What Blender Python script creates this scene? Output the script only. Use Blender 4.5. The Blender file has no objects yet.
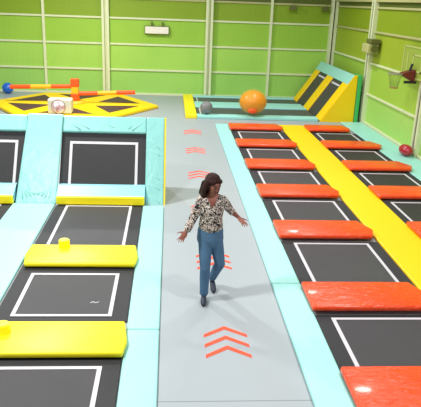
import bpy, bmesh, math, random
from mathutils import Vector, Matrix
random.seed(4)
C = bpy.context.scene.collection

# ---------------------------------------------------------------- materials
def mat(name, col, rough=0.5, bump=0.0, bscale=20, bstretch=(1,1,1), spec=0.5, var=0.0, vscale=3, metallic=0, coat=0):
    m = bpy.data.materials.new(name); m.use_nodes = True
    nt = m.node_tree; b = nt.nodes['Principled BSDF']
    b.inputs['Base Color'].default_value = (*col, 1); b.inputs['Roughness'].default_value = rough
    b.inputs['Specular IOR Level'].default_value = spec; b.inputs['Metallic'].default_value = metallic
    if coat: b.inputs['Coat Weight'].default_value = coat; b.inputs['Coat Roughness'].default_value = 0.12
    tc = nt.nodes.new('ShaderNodeTexCoord'); mp = nt.nodes.new('ShaderNodeMapping')
    mp.inputs['Scale'].default_value = bstretch
    nt.links.new(tc.outputs['Object'], mp.inputs['Vector'])
    if bump:
        n = nt.nodes.new('ShaderNodeTexNoise'); n.inputs['Scale'].default_value = bscale; n.inputs['Detail'].default_value = 3
        n.inputs['Distortion'].default_value = 1.2
        nt.links.new(mp.outputs['Vector'], n.inputs['Vector'])
        bp = nt.nodes.new('ShaderNodeBump'); bp.inputs['Strength'].default_value = bump; bp.inputs['Distance'].default_value = 0.03
        nt.links.new(n.outputs['Fac'], bp.inputs['Height']); nt.links.new(bp.outputs['Normal'], b.inputs['Normal'])
    if var:
        n2 = nt.nodes.new('ShaderNodeTexNoise'); n2.inputs['Scale'].default_value = vscale; n2.inputs['Detail'].default_value = 3
        nt.links.new(tc.outputs['Object'], n2.inputs['Vector'])
        mx = nt.nodes.new('ShaderNodeMix'); mx.data_type = 'RGBA'
        mx.inputs[6].default_value = (*[c*(1-var) for c in col], 1); mx.inputs[7].default_value = (*[min(1, c*(1+var)) for c in col], 1)
        nt.links.new(n2.outputs['Fac'], mx.inputs[0]); nt.links.new(mx.outputs[2], b.inputs['Base Color'])
    return m
def s(r, g, b):
    f = lambda c: ((c/255+0.055)/1.055)**2.4 if c > 10 else c/255/12.92
    return (f(r), f(g), f(b))

M = {}
M['floor'] = mat('floor_vinyl', s(158,166,170), 0.45, 0.06, 60, var=0.04, vscale=1.3)
M['teal'] = mat('teal_vinyl', s(158,222,214), 0.42, 0.06, 5)
M['teal_wrinkle'] = mat('teal_vinyl_wrinkled', s(138,202,197), 0.36, 0.55, 2.4, (1.3, .7, 1.2))
M['lemon'] = mat('lemon_vinyl', s(253,234,22), 0.45, 0.08, 5)
M['yellow'] = mat('golden_yellow_vinyl', s(250,208,0), 0.45, 0.12, 5)
M['yellow_edge'] = mat('yellow_edge_vinyl', s(228,205,30), 0.5)
M['orange'] = mat('orange_red_vinyl', s(246,72,14), 0.33, 1.0, 5.5, (1.0, 2.8, 1), coat=0.25)
M['post_orange'] = mat('orange_foam', s(243,84,20), 0.5, 0.05, 10)
M['post_yellow'] = mat('amber_foam', s(250,180,30), 0.5, 0.05, 10)
M['bed'] = mat('charcoal_mesh', s(64,63,66), 0.5, 0.25, 400, var=0.12, vscale=2, spec=0.35)
M['bed_dark'] = mat('black_mesh', s(48,49,49), 0.55, 0.25, 400, var=0.1, vscale=2, spec=0.3)
M['net'] = mat('black_border_webbing', s(38,38,41), 0.7)
M['hexbed'] = mat('brown_black_mesh', s(74,48,50), 0.6, 0.1, 200)
M['white'] = mat('white_tape', s(205,202,206), 0.6)
M['cream'] = mat('cream_steel', s(214,222,180), 0.5, var=0.05)
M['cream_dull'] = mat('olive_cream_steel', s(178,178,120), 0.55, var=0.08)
M['dark'] = mat('dark_gap', s(40,46,26), 0.8)
M['blue'] = mat('blue_vinyl', s(20,100,200), 0.25, 0.05, 8, coat=.4)
M['grey_ball'] = mat('grey_rubber', s(120,120,120), 0.45, 0.1, 14, var=0.3, vscale=9)
M['ball_orange'] = mat('orange_air_vinyl', s(226,138,0), 0.5, 0.05, 6, coat=.15)
M['red'] = mat('dark_red_vinyl', s(170,14,36), 0.3, 0.2, 14, coat=.4)
M['box'] = mat('cream_box', s(226,222,196), 0.6, 0.05, 9)
M['box_ring'] = mat('grey_ring', s(160,148,126), 0.6)
M['maroon'] = mat('maroon_steel', s(104,32,24), 0.5)
M['black'] = mat('black_rubber', s(28,28,26), 0.6)
M['board'] = mat('backboard_acrylic', s(150,172,70), 0.35)
M['board_line'] = mat('backboard_line', s(180,192,110), 0.5)
M['fix'] = mat('beige_housing', s(178,180,118), 0.5, var=0.1)
M['fix_dark'] = mat('dark_olive_housing', s(96,100,44), 0.6)  # dark olive of fixture housings, hood and brackets
M['lamp'] = mat('white_diffuser', s(232,228,214), 0.5)
M['green_pad'] = mat('green_vinyl', s(60,178,96), 0.5)
M['marking'] = mat('orange_floor_paint', s(250,78,38), 0.55)
M['rope'] = mat('net_cord', s(140,170,80), 0.8)
M['skin'] = mat('brown_skin', s(142,84,68), 0.5, var=0.08, vscale=12)
M['lips'] = mat('lips', s(140,66,62), 0.4)
M['eyew'] = mat('eye_white', s(225,220,215), 0.3)
M['iris'] = mat('dark_iris', s(38,22,16), 0.2)
M['hair'] = mat('dark_brown_hair', s(50,22,20), 0.5, 0.9, 60, (1,1,.15), var=0.35, vscale=26, spec=.25)
M['denim'] = mat('blue_denim', s(72,108,140), 0.85, 0.25, 60, var=0.22, vscale=7)
M['shoe'] = mat('navy_shoe', s(40,48,64), 0.6)
M['sole'] = mat('grey_sole', s(120,125,130), 0.6)

# corrugated green wall sheet: fine vertical ribs, upper rows coloured darker to stand in for light falloff
def wall_mat(name, lo, hi, axis):
    m = mat(name, lo, 0.55, 0.0); nt = m.node_tree; b = nt.nodes['Principled BSDF']
    tc = nt.nodes.new('ShaderNodeTexCoord')
    w = nt.nodes.new('ShaderNodeTexWave'); w.bands_direction = axis; w.inputs['Scale'].default_value = 1.6; w.inputs['Distortion'].default_value = 0.0
    nt.links.new(tc.outputs['Object'], w.inputs['Vector'])
    bp = nt.nodes.new('ShaderNodeBump'); bp.inputs['Strength'].default_value = 0.08; bp.inputs['Distance'].default_value = 0.02
    nt.links.new(w.outputs['Fac'], bp.inputs['Height']); nt.links.new(bp.outputs['Normal'], b.inputs['Normal'])
    n = nt.nodes.new('ShaderNodeTexNoise'); n.inputs['Scale'].default_value = 0.7; n.inputs['Detail'].default_value = 2
    nt.links.new(tc.outputs['Object'], n.inputs['Vector'])
    mx = nt.nodes.new('ShaderNodeMix'); mx.data_type = 'RGBA'; mx.inputs[6].default_value = (*lo, 1); mx.inputs[7].default_value = (*hi, 1)
    nt.links.new(n.outputs['Fac'], mx.inputs[0]); nt.links.new(mx.outputs[2], b.inputs['Base Color'])
    return m
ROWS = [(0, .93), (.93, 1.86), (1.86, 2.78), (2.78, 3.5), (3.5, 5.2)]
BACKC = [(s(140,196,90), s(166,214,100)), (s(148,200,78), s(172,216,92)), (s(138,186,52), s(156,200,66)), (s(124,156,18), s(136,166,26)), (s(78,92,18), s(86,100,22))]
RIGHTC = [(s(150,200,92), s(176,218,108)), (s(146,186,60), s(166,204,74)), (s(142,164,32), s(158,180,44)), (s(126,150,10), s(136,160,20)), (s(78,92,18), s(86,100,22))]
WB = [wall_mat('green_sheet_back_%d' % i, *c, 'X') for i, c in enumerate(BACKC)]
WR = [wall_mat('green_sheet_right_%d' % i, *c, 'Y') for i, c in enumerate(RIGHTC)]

# seam in the floor material
nt = M['floor'].node_tree; b = nt.nodes['Principled BSDF']
tc = nt.nodes.new('ShaderNodeTexCoord'); sp = nt.nodes.new('ShaderNodeSeparateXYZ'); nt.links.new(tc.outputs['Object'], sp.inputs[0])
a = nt.nodes.new('ShaderNodeMath'); a.operation = 'SUBTRACT'; a.inputs[1].default_value = 4.58; nt.links.new(sp.outputs['Y'], a.inputs[0])
a2 = nt.nodes.new('ShaderNodeMath'); a2.operation = 'ABSOLUTE'; nt.links.new(a.outputs[0], a2.inputs[0])
a3 = nt.nodes.new('ShaderNodeMath'); a3.operation = 'LESS_THAN'; a3.inputs[1].default_value = 0.006; nt.links.new(a2.outputs[0], a3.inputs[0])
src = b.inputs['Base Color'].links[0].from_socket
mx = nt.nodes.new('ShaderNodeMix'); mx.data_type = 'RGBA'; mx.inputs[7].default_value = (*s(120,125,130), 1)
nt.links.new(a3.outputs[0], mx.inputs[0]); nt.links.new(src, mx.inputs[6]); nt.links.new(mx.outputs[2], b.inputs['Base Color'])

# leopard print
def leopard():
    m = mat('leopard_print', s(206,190,172), 0.75); nt = m.node_tree; b = nt.nodes['Principled BSDF']
    tc = nt.nodes.new('ShaderNodeTexCoord')
    v = nt.nodes.new('ShaderNodeTexNoise'); v.inputs['Scale'].default_value = 34; v.inputs['Detail'].default_value = 1.5; v.inputs['Distortion'].default_value = .8
    nt.links.new(tc.outputs['Object'], v.inputs['Vector'])
    r = nt.nodes.new('ShaderNodeValToRGB'); r.color_ramp.interpolation = 'CONSTANT'
    e = r.color_ramp.elements; e[0].position = 0; e[0].color = (*s(28,22,22), 1); e[1].position = 0.48; e[1].color = (*s(226,214,204), 1)
    x = e.new(0.56); x.color = (*s(136,96,70), 1); x = e.new(0.60); x.color = (*s(40,30,28), 1); x = e.new(.67); x.color = (*s(215,200,190), 1)
    nt.links.new(v.outputs['Fac'], r.inputs['Fac']); nt.links.new(r.outputs['Color'], b.inputs['Base Color'])
    return m
M['leopard'] = leopard()
# pale clear cap of the inflatable ball
def clear():
    m = mat('clear_air_vinyl', s(250,205,90), 0.15, spec=.4); b = m.node_tree.nodes['Principled BSDF']
    b.inputs['Alpha'].default_value = 0.14
    return m
M['clear'] = clear()
# mottled pink-white dome
def mottled():
    m = mat('mottled_white', s(230,222,222), 0.5, var=0); nt = m.node_tree; b = nt.nodes['Principled BSDF']
    tc = nt.nodes.new('ShaderNodeTexCoord'); n = nt.nodes.new('ShaderNodeTexNoise'); n.inputs['Scale'].default_value = 7; n.inputs['Detail'].default_value = 2
    nt.links.new(tc.outputs['Object'], n.inputs['Vector'])
    r = nt.nodes.new('ShaderNodeValToRGB'); e = r.color_ramp.elements
    e[0].position = .36; e[0].color = (*s(190,120,112), 1); e[1].position = .56; e[1].color = (*s(236,232,238), 1)
    nt.links.new(n.outputs['Fac'], r.inputs['Fac']); nt.links.new(r.outputs['Color'], b.inputs['Base Color']); return m
M['mottled'] = mottled()

# ---------------------------------------------------------------- helpers
def obj(name, bm, m, parent=None, smooth=False, loc=(0,0,0)):
    me = bpy.data.meshes.new(name)
    bmesh.ops.recalc_face_normals(bm, faces=bm.faces)
    bm.to_mesh(me); bm.free()
    me.materials.append(m)
    if smooth:
        for p in me.polygons: p.use_smooth = True
    o = bpy.data.objects.new(name, me); C.objects.link(o); o.location = loc
    if parent: o.parent = parent
    return o
def tag(o, label, cat, group=None):
    o['label'] = label; o['category'] = cat
    if group: o['group'] = group
    return o
def thing(name, label, cat, loc=(0,0,0), group=None):
    o = bpy.data.objects.new(name, None); C.objects.link(o); o.location = loc; o.empty_display_size = .1
    return tag(o, label, cat, group)
def dup(root, loc, label):
    r = root.copy(); C.objects.link(r); r.location = loc; r['label'] = label
    for ch in list(root.children):
        c = ch.copy(); C.objects.link(c); c.parent = r
        for g in ch.children:
            d = g.copy(); C.objects.link(d); d.parent = c
    return r
def struct(name, bm, m, parent=None):
    o = obj(name, bm, m, parent); o['kind'] = 'structure'; return o
def box(bm, x0, x1, y0, y1, z0, z1, bev=0, seg=2):
    r = bmesh.ops.create_cube(bm, size=1)
    vs = r['verts']
    for v in vs:
        v.co = Vector(((x0+x1)/2+v.co.x*(x1-x0), (y0+y1)/2+v.co.y*(y1-y0), (z0+z1)/2+v.co.z*(z1-z0)))
    if bev:
        es = {e for v in vs for e in v.link_edges}
        bmesh.ops.bevel(bm, geom=list(es), offset=bev, segments=seg, affect='EDGES', profile=.5)
    return bm
def nb(*a, **k): return box(bmesh.new(), *a, **k)
def poly(bm, pts, vec, bev=0, seg=2):
    """extrude a planar polygon along vec"""
    v0 = [bm.verts.new(p) for p in pts]; v1 = [bm.verts.new(Vector(p)+Vector(vec)) for p in pts]
    bm.faces.new(v0); bm.faces.new(v1[::-1])
    n = len(pts); es = []
    for i in range(n): bm.faces.new((v0[i], v0[(i+1)%n], v1[(i+1)%n], v1[i]))
    if bev:
        e = {e for v in v0+v1 for e in v.link_edges}
        bmesh.ops.bevel(bm, geom=list(e), offset=bev, segments=seg, affect='EDGES', profile=.5)
    return bm
def cyl(bm, p0, p1, r0, r1=None, n=20):
    p0 = Vector(p0); p1 = Vector(p1); d = p1-p0; r1 = r0 if r1 is None else r1
    q = d.to_track_quat('Z', 'Y').to_matrix().to_4x4()
    bmesh.ops.create_cone(bm, cap_ends=True, segments=n, radius1=r0, radius2=r1, depth=d.length, matrix=Matrix.Translation((p0+p1)/2) @ q)
    return bm
def sph(bm, c, r, sc=(1,1,1), rot=None, sub=3):
    m = Matrix.Translation(c) @ (rot.to_4x4() if rot else Matrix.Identity(4)) @ Matrix.Diagonal((*sc, 1))
    bmesh.ops.create_icosphere(bm, subdivisions=sub, radius=r, matrix=m); return bm

# ---------------------------------------------------------------- setting
struct('floor', nb(-9.5, 6.3, 1.5, 23.0, -.1, 0), M['floor'])
wb = bpy.data.objects.new('wall_back', None); C.objects.link(wb); wb['kind'] = 'structure'
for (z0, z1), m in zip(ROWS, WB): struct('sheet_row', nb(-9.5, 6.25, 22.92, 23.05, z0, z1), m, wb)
wr = bpy.data.objects.new('wall_right', None); C.objects.link(wr); wr['kind'] = 'structure'
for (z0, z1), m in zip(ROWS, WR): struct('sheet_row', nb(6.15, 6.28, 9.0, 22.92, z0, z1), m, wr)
k = [0]
def trim(bm, m): k[0] += 1; return struct('trim_%d' % k[0], bm, m)
for z in (.93, 1.86, 2.78, 3.47):     # horizontal steel rails
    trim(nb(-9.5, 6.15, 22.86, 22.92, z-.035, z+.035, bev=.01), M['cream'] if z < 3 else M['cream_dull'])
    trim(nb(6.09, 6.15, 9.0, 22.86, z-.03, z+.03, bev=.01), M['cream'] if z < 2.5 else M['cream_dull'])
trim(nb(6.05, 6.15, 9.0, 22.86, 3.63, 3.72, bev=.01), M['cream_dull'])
struct('baseboard_back', nb(-9.5, 6.15, 22.84, 22.92, 0, .08, bev=.01), M['cream'])
struct('baseboard_right', nb(6.07, 6.15, 9.0, 22.86, 0, .09, bev=.01), M['cream'])
for x in (-4.6, 3.72):                # slim studs
    trim(nb(x-.045, x+.045, 22.8, 22.92, 0, 5.0), M['cream'])
for x in (-8.5, -2.37, 1.42):         # steel columns: two flanges and a recessed web
    bm = nb(x-.13, x-.045, 22.70, 22.92, 0, 5.0); box(bm, x+.045, x+.13, 22.70, 22.92, 0, 5.0); box(bm, x-.045, x+.045, 22.82, 22.92, 0, 5.0)
    trim(bm, M['cream'])
bm = nb(5.93, 6.02, 22.7, 22.92, 0, 5.0); box(bm, 6.07, 6.14, 22.55, 22.85, 0, 5.0); trim(bm, M['cream'])
trim(nb(6.02, 6.07, 22.75, 22.85, 0, 5.0), M['dark'])
for y in (18.35, 14.05):
    bm = nb(6.03, 6.15, y+.05, y+.14, 0, 5.0); box(bm, 6.03, 6.15, y-.17, y-.06, 0, 5.0); trim(bm, M['cream'])
    trim(nb(6.06, 6.15, y-.06, y+.05, 0, 5.0), M['dark'])

# ---------------------------------------------------------------- flat pads & strips
def strip(name, label, x0, x1, y0, y1, h, m, cat='floor pad', group=None, bev=.018):
    o = obj(name, nb(-(x1-x0)/2, (x1-x0)/2, 0, y1-y0, 0, h, bev=bev), m, smooth=False, loc=((x0+x1)/2, y0, 0.0))
    return tag(o, label, cat, group)
G = 'teal edge pads along the walkway'
strip('edge_pad', 'teal edge pad left of the walkway, near length beside the nearest lemon pad', -.44, -.08, 2.5, 5.785, .04, M['teal'], group=G)
strip('edge_pad', 'teal edge pad left of the walkway, running back to the slanted wall trampoline', -.44, -.08, 5.795, 9.94, .04, M['teal'], group=G)
strip('edge_pad', 'long teal edge pad right of the walkway, running back past the walking woman', 1.36, 1.74, 6.93, 17.45, .04, M['teal'], group=G)
strip('edge_pad', 'teal edge pad right of the walkway, near length beside the closest orange pads', 1.36, 1.74, 2.5, 6.92, .045, M['teal'], group=G)
strip('divider_strip', 'wide teal strip on the floor in front of the slanted teal divider', -2.70, -1.98, 2.5, 10.0, .04, M['teal'])
strip('divider_strip', 'wide golden yellow strip between the two right trampoline rows', 3.28, 4.015, 2.5, 17.45, .05, M['yellow'])
strip('edge_pad', 'teal floor pad along the foot of the right green wall under the red oval ball', 5.36, 6.04, 9.0, 18.2, .04, M['teal'])

# ---------------------------------------------------------------- flat trampolines
def make_tramp(label, w, d, matl, group, inx=.17, iny=.12, inb=None):
    inb = inb or iny
    t = thing('trampoline', label, 'trampoline', group=group)
    x, X, y, Y = -w/2, w/2, 0, d
    bm = nb(x, X, y, Y, .0, .022); obj('border_webbing', bm, M['net'], t)
    obj('jump_mat', nb(x+inx, X-inx, y+iny, Y-inb, .0215, .027, bev=.003), matl, t)
    q = .045; bm = bmesh.new()
    box(bm, x+inx-q/2, X-inx+q/2, y+iny-q/2, y+iny+q/2, .0265, .031); box(bm, x+inx-q/2, X-inx+q/2, Y-inb-q/2, Y-inb+q/2, .0265, .031)
    box(bm, x+inx-q/2, x+inx+q/2, y+iny+q/2, Y-inb-q/2, .0265, .031); box(bm, X-inx-q/2, X-inx+q/2, y+iny+q/2, Y-inb-q/2, .0265, .031)
    obj('white_line', bm, M['white'], t)
    return t
def make_pad(label, w, d, h, m, name, group, tipr=.10, tipl=.0, tw=.10):
    """puffy vinyl pad, ends chamfered to a blunt point"""
    x, X = -w/2, w/2
    pts = []
    pts += [(x, d-tw if tipl else d, 0), (x-0, d, 0)] if False else []
    pts = [(x+tipl, 0, 0), (X-tipr*.6, 0, 0), (X, d*.38, 0), (X-tipr, d, 0), (x+tipl*.4, d, 0)] + ([(x, d*.45, 0)] if tipl else [])
    bm = bmesh.new(); poly(bm, [(p[0], p[1], .0) for p in pts], (0, 0, h), bev=h*.36, seg=3)
    o = obj(name, bm, m, smooth=True); tag(o, label, 'safety pad', group)
    return o
W1, W2 = 1.53, 1.34
ord_ = ['nearest', 'second nearest', 'third nearest', 'fourth nearest', 'fifth nearest', 'sixth nearest', 'farthest']
fr = [4.28, 6.15, 8.42, 10.45, 12.42, 14.47, 16.52]; PD = .67
g = 'trampolines in the right court, row beside the walkway'
t0 = None
for i in range(6):
    lab = '%s trampoline in the row between walkway and golden yellow strip' % ['nearest', 'second nearest', 'third nearest', 'fourth nearest', 'fifth nearest', 'farthest'][i]
    lab = 'black ' + lab
    t0 = make_tramp(lab, W1, fr[i+1]-fr[i]-.62, M['bed'], g, .2, .1); t0.location = (1.745+W1/2, fr[i]+.60, 0)
g = 'orange pads in the right court, row beside the walkway'
p0 = None
for i in range(7):
    lab = '%s orange-red vinyl pad crossing the row between walkway and yellow strip' % ord_[i]
    if p0 is None: p0 = make_pad(lab, 1.56, PD, .075, M['orange'], 'cross_pad', g, tipr=.14); p = p0
    else: p = p0.copy(); C.objects.link(p); p['label'] = lab
    p.location = (1.72+.78, fr[i], 0.0515)
g = 'trampolines in the far right row below the wall'
t1 = None
nm = ['nearest', 'second nearest', 'third nearest', 'farthest']
for j, i in enumerate(range(2, 6)):
    lab = 'black trampoline right of the yellow strip, %s of that row' % nm[j]
    t1 = make_tramp(lab, W2, fr[i+1]-fr[i]-.62, M['bed_dark'], g, .17, .1); t1.location = (4.02+W2/2, fr[i]+.60, 0)
g = 'orange pads in the far right row below the wall'
p1 = None
nm = ['nearest', 'second nearest', 'middle', 'second farthest']
for j, i in enumerate(range(2, 6)):
    lab = 'orange-red pad right of the yellow strip, %s of its row' % nm[j]
    if p1 is None: p1 = make_pad(lab, 1.52, PD, .075, M['orange'], 'cross_pad', g, tipr=.2); p = p1
    else: p = p1.copy(); C.objects.link(p); p['label'] = lab
    p.location = (3.98+.76, fr[i], .0515)
p = make_pad('short orange-red pad right of the yellow strip, nearest the ramp', 1.26, PD, .075, M['orange'], 'cross_pad', g, tipr=.1)
p.location = (3.98+.63, fr[6], .0515)

# left court
g = 'flat trampolines in the left court'
t2 = make_tramp('black flat trampoline directly in front of the slanted wall trampoline beside the walkway', 1.50, 1.97, M['bed'], g, .2, .12, .04)
t2.location = (-1.205, 7.98, 0)
t3 = make_tramp('black flat trampoline between the two wide lemon pads on the left', 1.50, 1.62, M['bed'], g, .2, .12, .42); t3.location = (-1.205, 5.99, 0)
bm = bmesh.new()
for a_, b_ in (((-.05, 0), (-.02, .03)), ((-.02, .03), (.01, 0)), ((.01, 0), (.05, .025))): cyl(bm, (a_[0], a_[1], 0), (b_[0], b_[1], 0), .008, n=6)
obj('printed_mark', bm, M['white'], t3, loc=(.34, .42, .024))
t4 = make_tramp('black flat trampoline at the bottom left corner, in front of the nearest lemon pad', 1.50, 1.62, M['bed'], g, .2, .12, .42); t4.location = (-1.205, 3.88, 0)
t5 = make_tramp('sliver of black flat trampoline at the far left edge beyond the wide teal strip', 1.50, 1.97, M['bed'], g, .2, .12, .04); t5.location = (-3.455, 7.98, 0)
g = 'lemon yellow pads in the left court'
def lemon(y, d, lab, kx, ky, klab):
    p = make_pad(lab, 1.55, d, .07, M['lemon'], 'cross_pad', g, tipr=.05, tipl=.05); p.location = (-1.185, y-.02, .0415)
    bm = bmesh.new(); box(bm, -.0, 0.0001, 0, .0001, 0, .0001); bm.clear()
    cyl(bm, (0,0,0), (0,0,.10), .080, .076, 28)
    bmesh.ops.bevel(bm, geom=[e for e in bm.edges if abs((e.verts[0].co-e.verts[1].co).z) < 1e-4 and e.verts[0].co.z > .05], offset=.012, segments=2, affect='EDGES')
    o = obj('foam_peg', bm, M['lemon']); o.location = (kx, ky, .1125)
    tag(o, klab, 'foam peg')
lemon(7.38, .64, 'lemon yellow vinyl pad on the left, farther of the two from the camera', -1.47, 7.93, 'small round yellow foam peg on the farther lemon pad')
lemon(5.24, .63, 'wide lemon yellow vinyl pad on the left, nearest to the camera', -1.725, 5.62, 'small round yellow foam peg on the nearest lemon pad, at the left edge')

# ---------------------------------------------------------------- slanted wall trampolines
A0 = Vector((0, 10.12, 0.0)); A1 = Vector((0, 11.0, 1.38)); D = (A1-A0).normalized(); L = (A1-A0).length
N = Vector((0, -D.z, D.y))
def sp3(x, v, n): p = A0+D*v+N*n; return Vector((x, p.y, p.z))
def slab(bm, x0, x1, v0, v1, n0, n1, bev=0):
    return poly(bm, [sp3(x0, v0, n0), sp3(x1, v0, n0), sp3(x1, v1, n0), sp3(x0, v1, n0)], N*(n1-n0), bev=bev)
def wedge_x(bm, x0, x1, y0, y1, z1, off=0):
    return poly(bm, [(x0, y0, 0), (x0, y1, 0), (x0, y1, z1)], (x1-x0, 0, 0))
def wall_tramp(label, x0, x1, post, fx=None):
    t = thing('slanted_trampoline', label, 'trampoline', (0, 0, 0), 'slanted wall trampolines in the left court')
    xi = x1-post; fx = fx or xi
    bm = bmesh.new(); poly(bm, [sp3(x0, 0, -.07)+Vector((0,.05,0)), Vector((x0, 11.16, 0)), Vector((x0, 11.16, 1.30))], (x1-x0-.012, 0, 0)); obj('base_wedge', bm, M['net'], t)
    obj('border_webbing', slab(bmesh.new(), x0, xi, .1, L-.2, -.06, -.02), M['net'], t)
    obj('jump_mat', slab(bmesh.new(), x0+.18, xi-.17, .16, L-.42, -.021, -.012), M['bed_dark'], t)
    q = .024; bm = bmesh.new()
    a, b_, c, d = x0+.18, xi-.17, .16, L-.49
    slab(bm, a-q, b_+q, d-q, d+q, -.02, -.006); slab(bm, a-q, a+q, c, d-q, -.02, -.006); slab(bm, b_-q, b_+q, c, d-q, -.02, -.006)
    obj('white_line', bm, M['white'], t)
    obj('top_rail_pad', slab(bmesh.new(), x0, xi, L-.30, L+.02, -.06, .03, bev=.025), M['teal_wrinkle'], t)
    if post:
        bm = bmesh.new()
        for xa, va, xb, vb, rr in ((x0+.05, L-.04, x0+.34, L-.26, .016), (x0+.12, L-.02, x0+.50, L-.24, .012), (xi-.02, L-.02, xi-.26, L-.25, .018), (xi-.14, L-.03, xi-.33, L-.22, .012), (x0+.6, L-.06, x0+.95, L-.2, .009)):
            cyl(bm, sp3(xa, va, .026), sp3(xb, vb, .026), rr*.3, rr, 10)
        obj('vinyl_fold_highlight', bm, M['teal'], t, smooth=True)['kind'] = 'stuff'  # raised folds in the lighter teal, highlights put into their colour
        bm = bmesh.new()
        for j in range(5):
            va = random.uniform(.1, L-.3); cyl(bm, sp3(xi+.05, va, .031), sp3(x1-.10, va-random.uniform(.12,.24), .031), .003, .009, 10)
        obj('vinyl_fold_highlight', bm, M['teal'], t, smooth=True)['kind'] = 'stuff'  # lighter teal again stands in for highlights on the folds
        o = obj('side_post_pad', slab(bmesh.new(), xi, x1-.03, -.05, L+.02, -.06, .034, bev=.025), M['teal_wrinkle'], t)
        bm = bmesh.new(); poly(bm, [sp3(x1-.032, -.05, .028), Vector((x1-.032, 11.18, 0)), Vector((x1-.032, 11.18, 1.34)), sp3(x1-.032, L+.02, .028)], (.03, 0, 0)); obj('side_panel', bm, M['yellow_edge'], t)
    bm = bmesh.new(); poly(bm, [(x0, 9.99, .175), (x0, 10.02, .18), (x0, 10.24, .30), (x0, 10.34, .30), (x0, 10.22, .06), (x0, 10.02, .06)], (fx-x0, 0, 0))
    obj('foot_pad_top', bm, mat('foot_pad_blue', s(140,206,222), .45), t)
    obj('foot_pad_front', nb(x0, fx, 9.95, 10.03, .03, .178, bev=.018), M['lemon'], t)
    return t
wall_tramp('slanted black wall trampoline beside the walkway, framed in teal vinyl with a yellow foot pad', -1.955, -.055, .365)
wall_tramp('slanted black wall trampoline left of the wide teal divider, cut off by the frame', -4.5, -2.58, 0, -2.69)
dv = obj('divider_pad', poly(bmesh.new(), [sp3(-2.68, -.04, .036), sp3(-1.97, -.04, .036), sp3(-1.935, L+.025, .036), sp3(-2.565, L+.025, .036)], N*.045, bev=.02), M['teal_wrinkle'])
bm = bmesh.new()
for j in range(5):
    f = j/4
    cyl(bm, sp3(-2.62+.02*j, .40-.05*j, .078), sp3(-2.55+.07*j, .06+.02*j, .078), .003, .011, 10)
    cyl(bm, sp3(-2.03-.02*j, .42-.05*j, .078), sp3(-2.10-.07*j, .06+.02*j, .078), .003, .011, 10)
obj('vinyl_fold_highlight', bm, M['teal'], dv, smooth=True)['kind'] = 'stuff'  # divider folds, lighter teal painted in as highlights
tag(dv, 'wide wrinkled teal vinyl divider leaning between the two slanted wall trampolines', 'divider pad')

# ---------------------------------------------------------------- hexagonal arena with sweeper
HC = Vector((-3.15, 20.05, 0)); RX, RY = 2.78, 2.62
def hv(a, r, z): a = math.radians(a); return Vector((HC.x+RX*r*math.cos(a), HC.y+RY*r*math.sin(a), z))
hx = thing('hexagonal_arena', 'low yellow hexagonal padded arena with six dark triangular jump mats at the back left', 'arena', (0,0,0))
obj('yellow_pad_frame', poly(bmesh.new(), [hv(60*i, 1, 0) for i in range(6)], (0,0,.10), bev=.03), M['yellow'], hx)
for i in range(6):
    a0, a1 = 60*i, 60*(i+1)
    cen = hv(a0+30, .58, .1)
    tri = [hv(a0, .24, .1)*.0+hv(a0+30, .16, .1), hv(a0, .90, .1), hv(a1, .90, .1)]
    c0 = (tri[0]+tri[1]+tri[2])/3
    tri = [c0+(p-c0)*.66 for p in tri]
    bm = bmesh.new(); poly(bm, [Vector((p.x, p.y, .095)) for p in tri], (0,0,.012)); obj('jump_mat', bm, M['hexbed'], hx)
sw = thing('sweeper_machine', 'orange and yellow post with two long padded sweeper arms in the middle of the hexagon', 'game machine', (-3.14, 20.15, .112))
obj('base_pad', cyl(bmesh.new(), (0,0,0), (0,0,.07), .34, .26, 24), M['post_yellow'], sw)
obj('lower_cap', nb(-.13,.13,-.13,.13,.07,.30, bev=.02), M['post_orange'], sw)
obj('post', nb(-.115,.115,-.115,.115,.30,.53, bev=.01), M['post_yellow'], sw)
obj('upper_cap', nb(-.13,.13,-.13,.13,.53,.78, bev=.02), M['post_orange'], sw)
def arm(x0, x1, z0, z1, y0, y1):
    a_ = bpy.data.objects.new('arm', None); C.objects.link(a_); a_.parent = sw
    P0, P1 = Vector((x0, y0, z0)), Vector((x1, y1, z1))
    for i in range(3):
        obj('foam_sleeve', cyl(bmesh.new(), P0.lerp(P1, i/3), P0.lerp(P1, (i+1)/3), .068, n=16), M['post_yellow' if i == 1 else 'post_orange'], a_, smooth=False)
arm(-.12, -2.1, .53, .47, 0, -.05)
arm(.12, 1.98, .30, .38, 0, .05)
strip('cream_block', 'x', 0, 1, 0, 1, 1, M['box']) if False else None
bx = thing('cream_box', 'cream box with a round mottled white ball set in its front, behind the teal divider', 'box', (-3.29, 18.0, .118))
obj('body', nb(-.35, .35, 0, .42, 0, .43, bev=.04, seg=3), M['box'], bx)
bm = cyl(bmesh.new(), (-.03,-.02,.22), (-.03,.02,.22), .215, n=36); obj('ring', bm, M['box_ring'], bx)
bm = sph(bmesh.new(), (-.03,-.03,.205), .195, (1,.45,1)); obj('dome', bm, M['mottled'], bx, smooth=True)

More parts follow.
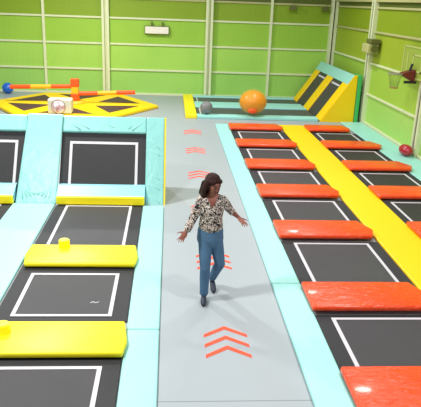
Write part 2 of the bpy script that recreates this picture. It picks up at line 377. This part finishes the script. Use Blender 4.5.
# ---------------------------------------------------------------- lane arena at the back right
lane_y = [18.36, 18.78, 20.12, 21.15, 22.3, 22.68]
names = [('lane_strip', 'teal'), ('lane', 'bed'), ('lane_strip', 'teal'), ('lane', 'bed'), ('lane_strip', 'teal')]
labs = ['narrow pale teal pad along the front of the back trampoline lanes', 'front black trampoline lane just behind the grey ball and the big orange ball',
        'pale teal strip between the two black back lanes', 'rear black trampoline lane along the foot of the back wall', 'thin teal pad against the back wall behind the lanes']
for i in range(5):
    n_, m_ = names[i]
    if n_ == 'lane':
        t = thing('trampoline_lane', labs[i], 'trampoline', (0,0,0))
        obj('jump_bed', nb(.86, 4.70, lane_y[i], lane_y[i+1], 0, .05), mat('lane_bed_%d' % i, s(74,78,80), .5, var=.15, vscale=1.5), t)
        for xx in (1.0,): obj('white_line', nb(xx-.02, xx+.02, lane_y[i]+.06, lane_y[i+1]-.06, .05, .055), M['white'], t)
    else:
        strip('lane_edge_pad', labs[i], .86, 4.70, lane_y[i]+.005, lane_y[i+1]-.005, .09, M['teal'])
strip('end_pad', 'bright lemon pad closing the left end of the back lanes', .50, .855, 18.36, 22.6, .12, M['lemon'])
# quarter ramp
rx0, rx1, rz = 4.77, 5.74, 1.42
RD = Vector((rx1-rx0, 0, rz)).normalized(); RL = math.hypot(rx1-rx0, rz); RN = Vector((-RD.z, 0, RD.x))
def rp(v, y, n): p = Vector((rx0, y, 0))+RD*v+RN*n; return p
def rslab(bm, v0, v1, y0, y1, n0, n1, bev=0):
    return poly(bm, [rp(v0, y0, n0), rp(v1, y0, n0), rp(v1, y1, n0), rp(v0, y1, n0)], RN*(n1-n0), bev=bev)
rt = thing('slanted_ramp', 'yellow-sided slanted ramp with two black trampolines and teal top in the back right corner', 'ramp', (0,0,0))
poly_b = bmesh.new(); poly(poly_b, [(rx0+.05, 18.36, 0), (rx1+.02, 18.36, 0), (rx1+.02, 18.36, rz-.04)], (0, 4.3, 0)); obj('core', poly_b, M['net'], rt)
bm = bmesh.new(); poly(bm, [(rx0-.02, 18.32, 0), (rx1+.06, 18.32, 0), (rx1+.06, 18.32, rz+.05), (rx1-.02, 18.32, rz+.05)], (0, .045, 0)); obj('side_panel', bm, M['yellow'], rt)
for y0, y1 in ((18.37, 18.92), (20.15, 20.85), (22.05, 22.62)):
    obj('yellow_rail_pad', rslab(bmesh.new(), 0, RL-.2, y0, y1, 0, .06, bev=.02), M['yellow'], rt)
for y0, y1 in ((18.92, 20.15), (20.85, 22.05)):
    jm = obj('jump_mat', rslab(bmesh.new(), 0, RL-.2, y0, y1, 0, .02), M['bed'], rt)
    obj('white_line', rslab(bmesh.new(), RL-.50, RL-.44, y0+.15, y1-.15, .019, .026), M['white'], jm)
obj('top_pad', rslab(bmesh.new(), RL-.33, RL+.03, 18.37, 22.65, 0, .075, bev=.02), mat('ramp_teal', s(150,214,200), .4, .3, 4), rt)
tag(obj('back_panel', nb(5.82, 5.93, 18.26, 18.8, .0, 1.47, bev=.015), M['green_pad']), 'upright green padded panel behind the slanted yellow ramp', 'panel')

# balls
bb = thing('inflatable_ball', 'large orange inflatable ball with a clear rim in front of the back trampoline lanes', 'ball', (2.63, 18.67, .125))
rb = .43
bm = sph(bmesh.new(), (0,0,rb*.9), rb-.03, (1.06,1.06,.9), sub=4)
obj('inner_ball', bm, M['ball_orange'], bb, smooth=True)
obj('clear_shell', sph(bmesh.new(), (0,0,rb*.93), rb+.01, (1.05,1.05,.93), sub=4), M['clear'], bb, smooth=True)
obj('red_plug', sph(bmesh.new(), (-.05,-rb+.08,.17), .12, (1.2,.6,.8)), M['post_orange'], bb, smooth=True)
tag(obj('ball', sph(bmesh.new(), (0,0,.2), .2, sub=4), M['grey_ball'], smooth=True, loc=(1.16, 18.72, .092)), 'mottled grey ball next to the lemon end pad of the back lanes', 'ball')
tag(obj('ball', sph(bmesh.new(), (0,0,.2), .2, sub=4), M['blue'], smooth=True, loc=(-5.93, 22.4, 0)), 'shiny blue ball on the floor by the back wall at the far left', 'ball')
rbk = Matrix.Rotation(math.radians(-76), 3, 'Z')
o = obj('oval_ball', sph(bmesh.new(), (0,0,.14), .14, (1.8,1.05,1), sub=4), M['red'], smooth=True, loc=(5.83, 13.95, .042)); o.rotation_euler = (0,0,math.radians(96))
tag(o, 'dark red oval ball lying on the teal pad against the right wall', 'ball')

# wall fixtures
wl = thing('wall_light', 'white rectangular light box hung by two brackets on the green back wall', 'light', (-.50, 22.86, 2.27))
obj('diffuser', nb(-.43, .43, -.14, .0, 0, .25, bev=.02), M['lamp'], wl)
obj('housing', nb(-.45, .45, -.02, .05, -.02, .27), M['fix_dark'], wl)
for x in (-.19, .2): obj('bracket', nb(x-.025, x+.025, -.08, .03, .25, .42), M['fix_dark'], wl)
fl_ = thing('wall_spotlight', 'boxy beige spotlight fixed to the tall column on the right wall', 'light', (5.98, 17.9, 2.2))
obj('arm', nb(-.12, .10, .0, .5, .10, .19, bev=.01), M['fix'], fl_)
obj('housing', nb(-.22, .10, -.35, .25, -.0, .26, bev=.03), M['fix'], fl_)
obj('hood', nb(-.17, .12, -.40, .05, .27, .40, bev=.02), M['fix_dark'], fl_)
obj('lens', cyl(bmesh.new(), (-.03,-.40,.13), (-.03,-.34,.13), .11), M['fix_dark'], fl_)
for x, y, lab in ((4.48, 22.70, 'small olive floodlight on the top rail of the back wall'), (5.68, 22.70, 'olive floodlight high in the corner where back and right walls meet')):
    t = thing('floodlight', lab, 'light', (x, y, 3.28))
    poly_b = bmesh.new(); poly(poly_b, [(-.16,-.08,0), (.16,-.08,0), (.08,-.08,.16), (-.08,-.08,.16)], (0,.14,0), bev=.01); obj('housing', poly_b, M['fix_dark'], t)
    obj('bracket', nb(-.02,.02,-.02,.21,.15,.22), M['fix'], t)

# basketball hoop on the right wall
hp = thing('basketball_hoop', 'basketball hoop with green-tinted backboard and maroon bracket on the right wall', 'hoop', (5.98, 14.32, 0))
obj('backboard', nb(-.02, .03, -.95, .95, 1.84, 2.62, bev=.01), M['board'], hp)
bm = bmesh.new()
for z in (1.86, 2.58): box(bm, -.035, -.015, -.93, .93, z, z+.035)
for y in (-.93, .89): box(bm, -.035, -.015, y, y+.04, 1.86, 2.6)
for z in (2.02, 2.4): box(bm, -.035, -.015, -.28, .28, z, z+.04)
for y in (-.28, .24, .60): box(bm, -.035, -.015, y, y+.05, 2.02, 2.44)
obj('white_line', bm, M['board_line'], hp)
obj('wall_mount', nb(.03, .16, -.30, .30, 2.0, 2.4), M['cream_dull'], hp)
bm = bmesh.new(); poly(bm, [(-.36, -.02, 1.95), (-.36, -.02, 1.99), (-.05, -.02, 2.08), (-.04, -.02, 2.08), (-.04, -.02, 1.80), (-.08, -.02, 1.80)], (0, .24, 0)); obj('bracket', bm, M['maroon'], hp)
obj('strut', cyl(bmesh.new(), (-.16, .1, 2.0), (-.10, .1, 2.22), .03, n=10), M['black'], hp)
bm = bmesh.new(); box(bm, -.30, .0, -.05, .0, 1.76, 1.82); obj('lower_brace', bm, M['black'], hp)
bm = bmesh.new(); R_ = .17; cx, cy, cz = -.50, .08, 1.975
for i in range(28):
    a, b2 = 2*math.pi*i/28, 2*math.pi*(i+1)/28
    cyl(bm, (cx+R_*math.cos(a), cy+R_*math.sin(a), cz), (cx+R_*math.cos(b2), cy+R_*math.sin(b2), cz), .017, n=8)
obj('rim', bm, mat('rim_steel', s(150,150,120), .5), hp)
bm = bmesh.new()
for i in range(12):
    a = 2*math.pi*i/12
    for da in (.52, -.52):
        pts = [(cx+r*math.cos(a+da*t), cy+r*math.sin(a+da*t), z) for t, r, z in ((0, .165, cz), (1, .125, cz-.16), (2, .095, cz-.33))]
        cyl(bm, pts[0], pts[1], .0035, n=5); cyl(bm, pts[1], pts[2], .0045, n=5)
obj('net', bm, M['rope'], hp)
bm = bmesh.new()
for i in range(16):
    a, b2 = 2*math.pi*i/16, 2*math.pi*(i+1)/16
    for zz in (0,): cyl(bm, (cx+.095*math.cos(a), cy+.095*math.sin(a), cz-.34), (cx+.095*math.cos(b2), cy+.095*math.sin(b2), cz-.34), .012, n=6)
obj('net_hem', bm, mat('net_hem_tan', s(170,130,80), .8), hp)

# floor arrows
mids = [5.61, 7.75, 9.93, 12.1, 14.25, 16.4]
alab = ['nearest the camera', 'just behind the walking woman', 'third from the camera, beyond the woman', 'third farthest, beyond the woman\'s head', 'second farthest', 'farthest, near the back lanes']
for i, y in enumerate(mids):
    t = thing('floor_arrow', 'triple orange chevron painted on the grey walkway, ' + alab[i], 'floor marking', (.65, y, 0), 'triple chevrons along the walkway')
    for kx in (-1, 0, 1):
        o_ = .2*kx; bm = bmesh.new()
        poly(bm, [(0, o_+.10, .001), (.24, o_-.075, .001), (.24, o_-.135, .001), (0, o_+.03, .001), (-.24, o_-.135, .001), (-.24, o_-.075, .001)], (0,0,.003))
        obj('chevron', bm, M['marking'], t)

# ---------------------------------------------------------------- the woman
def chain(bm, pts, sub=2):
    """pts: (x,y,z,rx,ry) ; ellipsoids densely along the polyline"""
    for (p, q) in zip(pts[:-1], pts[1:]):
        a = Vector(p[:3]); b_ = Vector(q[:3]); d = (b_-a).length
        n = max(2, int(d/(min(p[3], q[3], p[4], q[4])*.35)))
        for i in range(n+1):
            t = i/n; c = a.lerp(b_, t); r1 = p[3]+(q[3]-p[3])*t; r2 = p[4]+(q[4]-p[4])*t
            sph(bm, c, 1, (r1, r2, (r1+r2)/2), sub=sub)
def remesh(name, bm, m, parent, vox, smooth=4, cut=None):
    me = bpy.data.meshes.new(name); bm.to_mesh(me); bm.free()
    o = bpy.data.objects.new(name, me); C.objects.link(o)
    r = o.modifiers.new('r', 'REMESH'); r.mode = 'VOXEL'; r.voxel_size = vox
    sm = o.modifiers.new('s', 'SMOOTH'); sm.iterations = smooth; sm.factor = .5
    dg = bpy.context.evaluated_depsgraph_get(); dg.update()
    me2 = bpy.data.meshes.new_from_object(o.evaluated_get(dg)); me2.name = name
    bpy.data.objects.remove(o)
    if cut:
        b2 = bmesh.new(); b2.from_mesh(me2)
        bmesh.ops.delete(b2, geom=[v for v in b2.verts if cut(v.co)], context='VERTS'); b2.to_mesh(me2); b2.free()
    for p in me2.polygons: p.use_smooth = True
    me2.materials.clear(); me2.materials.append(m)
    o = bpy.data.objects.new(name, me2); C.objects.link(o)
    if parent: o.parent = parent
    return o
# joints (metres, world; woman faces the camera, -Y)
HD = Vector((.515, 6.425, 1.545))
HR = Matrix.Rotation(math.radians(30), 3, 'Z') @ Matrix.Rotation(math.radians(16), 3, 'X')   # turned to her left and looking down
def hp_(x, y, z): return HD + HR @ Vector((x, y, z))
shR, elR, wrR = (.385, 6.47, 1.33), (.300, 6.46, 1.13), (.205, 6.37, .965)
shL, elL, wrL = (.635, 6.47, 1.335), (.745, 6.60, 1.17), (.845, 6.47, 1.115)
hipR, knR, anR = (.445, 6.50, .86), (.452, 6.42, .47), (.452, 6.47, .085)
hipL, knL, anL = (.570, 6.50, .86), (.640, 6.50, .49), (.575, 6.80, .155)
bm = bmesh.new()
# trunk
chain(bm, [(.507,6.50,.86,.155,.10), (.507,6.50,.95,.145,.10), (.508,6.48,1.06,.115,.085), (.510,6.47,1.20,.135,.095), (.511,6.47,1.31,.14,.085)], 3)
chain(bm, [(.511,6.475,1.345,.11,.06), (.511,6.465,1.40,.050,.052), (.515,6.445,1.47,.046,.05)], 3)
chain(bm, [(*shR,.052,.052), (.345,6.466,1.23,.043,.043), (*elR,.036,.036), (.255,6.42,1.05,.034,.034), (*wrR,.023,.023)])
chain(bm, [(*shL,.052,.052), (.69,6.53,1.255,.043,.043), (*elL,.036,.036), (.79,6.54,1.145,.033,.033), (*wrL,.023,.023)])
for h, k_, a in ((hipR, knR, anR), (hipL, knL, anL)):
    H_, K_, A_ = Vector(h), Vector(k_), Vector(a)
    cm = K_.lerp(A_, .32)+Vector((0, .018, 0))
    chain(bm, [(*H_,.082,.085), (*H_.lerp(K_,.5),.068,.070), (*K_,.052,.054), (*cm,.052,.056), (*K_.lerp(A_,.8),.034,.036), (*A_,.030,.034)])
# head
sph(bm, hp_(0,.012,.025), 1, (.072,.088,.088), HR); sph(bm, hp_(0,-.022,-.045), 1, (.052,.055,.062), HR); sph(bm, hp_(0,-.05,-.095), 1, (.024,.022,.018), HR)
sph(bm, hp_(0,-.078,.030), 1, (.05,.012,.012), HR)
for t in (0,.25,.5,.75,1): sph(bm, hp_(0,-.080-.020*t,.015-.045*t), 1, (.008+.006*t,.010+.004*t,.012), HR, sub=2)
for sx in (-1,1):
    sph(bm, hp_(sx*.038,-.060,-.02), 1, (.022,.018,.02), HR, 2); sph(bm, hp_(sx*.074,.01,-.005), 1, (.008,.016,.028), HR, 2)
# hands: palm + five fingers with two bends each
def hand(bm, wr, dirv, palm_n, side):
    """dirv: wrist->fingertips, palm_n: palm facing, side: +1/-1 thumb side"""
    W_ = Vector(wr); d = Vector(dirv).normalized(); n = Vector(palm_n); n = (n-d*n.dot(d)).normalized(); u = d.cross(n)*side
    rot = Matrix((u, n, d)).transposed()
    sph(bm, W_+d*.045, 1, (.038,.015,.050), rot, 3); sph(bm, W_+d*.015, 1, (.026,.018,.03), rot, 3)
    for off, ln, sp_, cu in ((.030,.066,.22,.25), (.011,.076,.07,.2), (-.010,.070,-.08,.28), (-.029,.055,-.26,.35)):
        p = W_+d*.078+u*off*.85; dd = (d+u*sp_).normalized(); rr = .0088
        for sgl in (.42, .33, .25):
            q = p+dd*ln*sgl; 
            chain(bm, [(*p, rr, rr), (*q, rr*.93, rr*.93)], 1); p = q; rr *= .93
            dd = (dd+n*cu).normalized()
    p = W_+d*.018+u*.024; dd = (d*.55+u*.85+n*.2).normalized(); rr = .0105
    for sg in (.032, .026, .02):
        q = p+dd*sg; chain(bm, [(*p, rr, rr), (*q, rr*.9, rr*.9)], 1); p = q; rr *= .9; dd = (dd+d*.35).normalized()
hand(bm, wrR, (-.075,-.055,-.11), (-.2,-1,.1), 1)
hand(bm, wrL, (.07,-.10,-.055), (0,.2,-1), 1)
person = remesh('person', bm, M['skin'], None, .0055, 3)
tag(person, 'woman in leopard-print blouse and blue jeans walking on the grey walkway, arms held out', 'person')
for sx in (-1,1):
    e = obj('eye', sph(bmesh.new(), hp_(sx*.030,-.0735,.006), 1, (.011,.006,.0055), HR), M['eyew'], person, smooth=True)
    obj('iris', sph(bmesh.new(), hp_(sx*.030,-.0775,.006), 1, (.0058,.004,.0052), HR), M['iris'], e, smooth=True)
    obj('eyebrow', sph(bmesh.new(), hp_(sx*.031,-.0855,.029), 1, (.018,.006,.004), HR), M['hair'], person, smooth=True)
obj('lips', sph(bmesh.new(), hp_(0,-.0755,-.064), 1, (.021,.009,.009), HR), M['lips'], person, smooth=True)
# hair: cap, sides, falling locks
bm = bmesh.new()
sph(bm, hp_(0,.028,.045), 1, (.092,.100,.086), HR)
sph(bm, hp_(0,.055,-.02), 1, (.096,.078,.10), HR)
for sx, w in ((-1, 1.15), (1, .75)):
    for t in range(9):
        f = t/8
        sph(bm, hp_(sx*(.078+.018*math.sin(f*2.6)), .012+.022*f, .04-.20*f), 1, (.028*w,.042,.035), HR, 2)
for x in (-.06,-.03,0,.03,.06):
    for t in range(6): sph(bm, hp_(x*1.2, .085+.01*t*.3, -.02-.028*t), 1, (.035,.036,.035), HR, 2)
for x in (-.055,-.03,.03,.055): sph(bm, hp_(x,-.035,.075-.3*abs(x)), 1, (.03,.045,.03), HR, 2)
hair = remesh('hair', bm, M['hair'], person, .006, 2)
# jeans
bm = bmesh.new()
chain(bm, [(.507,6.50,.84,.166,.115), (.507,6.50,.93,.160,.112), (.508,6.49,1.02,.133,.10)], 3)
for h, k_, a in ((hipR, knR, anR), (hipL, knL, anL)):
    H_, K_, A_ = Vector(h), Vector(k_), Vector(a)
    chain(bm, [(*H_,.094,.098), (*H_.lerp(K_,.5),.084,.086), (*K_,.068,.070), (*K_.lerp(A_,.4)+Vector((0,.015,0)),.066,.070), (*K_.lerp(A_,.75),.058,.062), (*K_.lerp(A_,.93),.058,.062)])
jeans = remesh('jeans', bm, M['denim'], person, .008, 4)
# blouse with V neck and long sleeves
bm = bmesh.new()
chain(bm, [(.508,6.49,1.015,.150,.118), (.508,6.48,1.10,.138,.108), (.510,6.47,1.21,.148,.112), (.511,6.47,1.30,.152,.100), (.511,6.475,1.345,.122,.072)], 3)
chain(bm, [(*shR,.064,.064), (.345,6.466,1.23,.060,.060), (*elR,.054,.054), (.255,6.42,1.05,.050,.050), (.225,6.39,.995,.048,.048)])
chain(bm, [(*shL,.064,.064), (.69,6.53,1.255,.060,.060), (*elL,.052,.052), (.775,6.56,1.15,.046,.046)])
def neck(c):
    if c.z > 1.405: return True
    dx = abs(c.x-.511)
    return c.y < 6.44 and c.z > 1.27+dx*1.9 and dx < .09
blouse = remesh('blouse', bm, M['leopard'], person, .007, 3, cut=neck)
# shoes
def shoe(an, toe, heel):
    A_, T, Hh = Vector(an), Vector(toe), Vector(heel); f = (T-Hh).normalized()
    bm = bmesh.new(); 
    chain(bm, [(*Hh,.034,.036), (*Hh.lerp(T,.45)+Vector((0,0,.014)),.038,.038), (*Hh.lerp(T,.8),.040,.036), (*T,.030,.028)])
    chain(bm, [(*Hh.lerp(A_,.3),.034,.036), (*A_,.036,.038)])
    sh = remesh('shoe', bm, M['shoe'], person, .006, 3)
    return sh
shoe(anR, (.440, 6.30, .031), (.452, 6.49, .040))
shoe(anL, (.590, 6.655, .032), (.578, 6.83, .095))

person.scale = (.975,)*3; person.location = (.45*.025, 6.4*.025+.07, 0.0)
# ---------------------------------------------------------------- lights, sky, camera
def area(loc, size, power, rot=(0,0,0), col=(1,.98,.95)):
    l = bpy.data.lights.new('hall_lamp', 'AREA'); l.shape = 'DISK'; l.size = size; l.energy = power; l.color = col
    o = bpy.data.objects.new('hall_lamp', l); C.objects.link(o); o.location = loc; o.rotation_euler = rot
for y in (5.2, 11.5, 18.0): area((-3.0, y, 5.8), .5, 430)
for y in (4.5, 11.0, 17.2): area((3.2, y, 5.8), .5, 170)
w = bpy.data.worlds.new('world'); bpy.context.scene.world = w; w.use_nodes = True
w.node_tree.nodes['Background'].inputs[0].default_value = (.93, .97, 1, 1); w.node_tree.nodes['Background'].inputs[1].default_value = .42

cam = bpy.data.cameras.new('camera'); co = bpy.data.objects.new('camera', cam); C.objects.link(co)
cam.sensor_fit = 'HORIZONTAL'; cam.sensor_width = 36; cam.lens = 36*593.74/421; cam.clip_end = 200
R = Matrix(((0.9973900100759335, -0.01336019591034223, -0.07095542943261142), (-0.06277695279108401, 0.3250097935639666, -0.9436247603183024), (0.035668221135837896, 0.9456162748455343, 0.32332280888959863)))
co.matrix_world = Matrix.Translation((0, 0, 3.5)) @ R.to_4x4()
bpy.context.scene.camera = co
bpy.context.scene.view_settings.view_transform = 'Standard'
bpy.context.scene.view_settings.look = 'None'
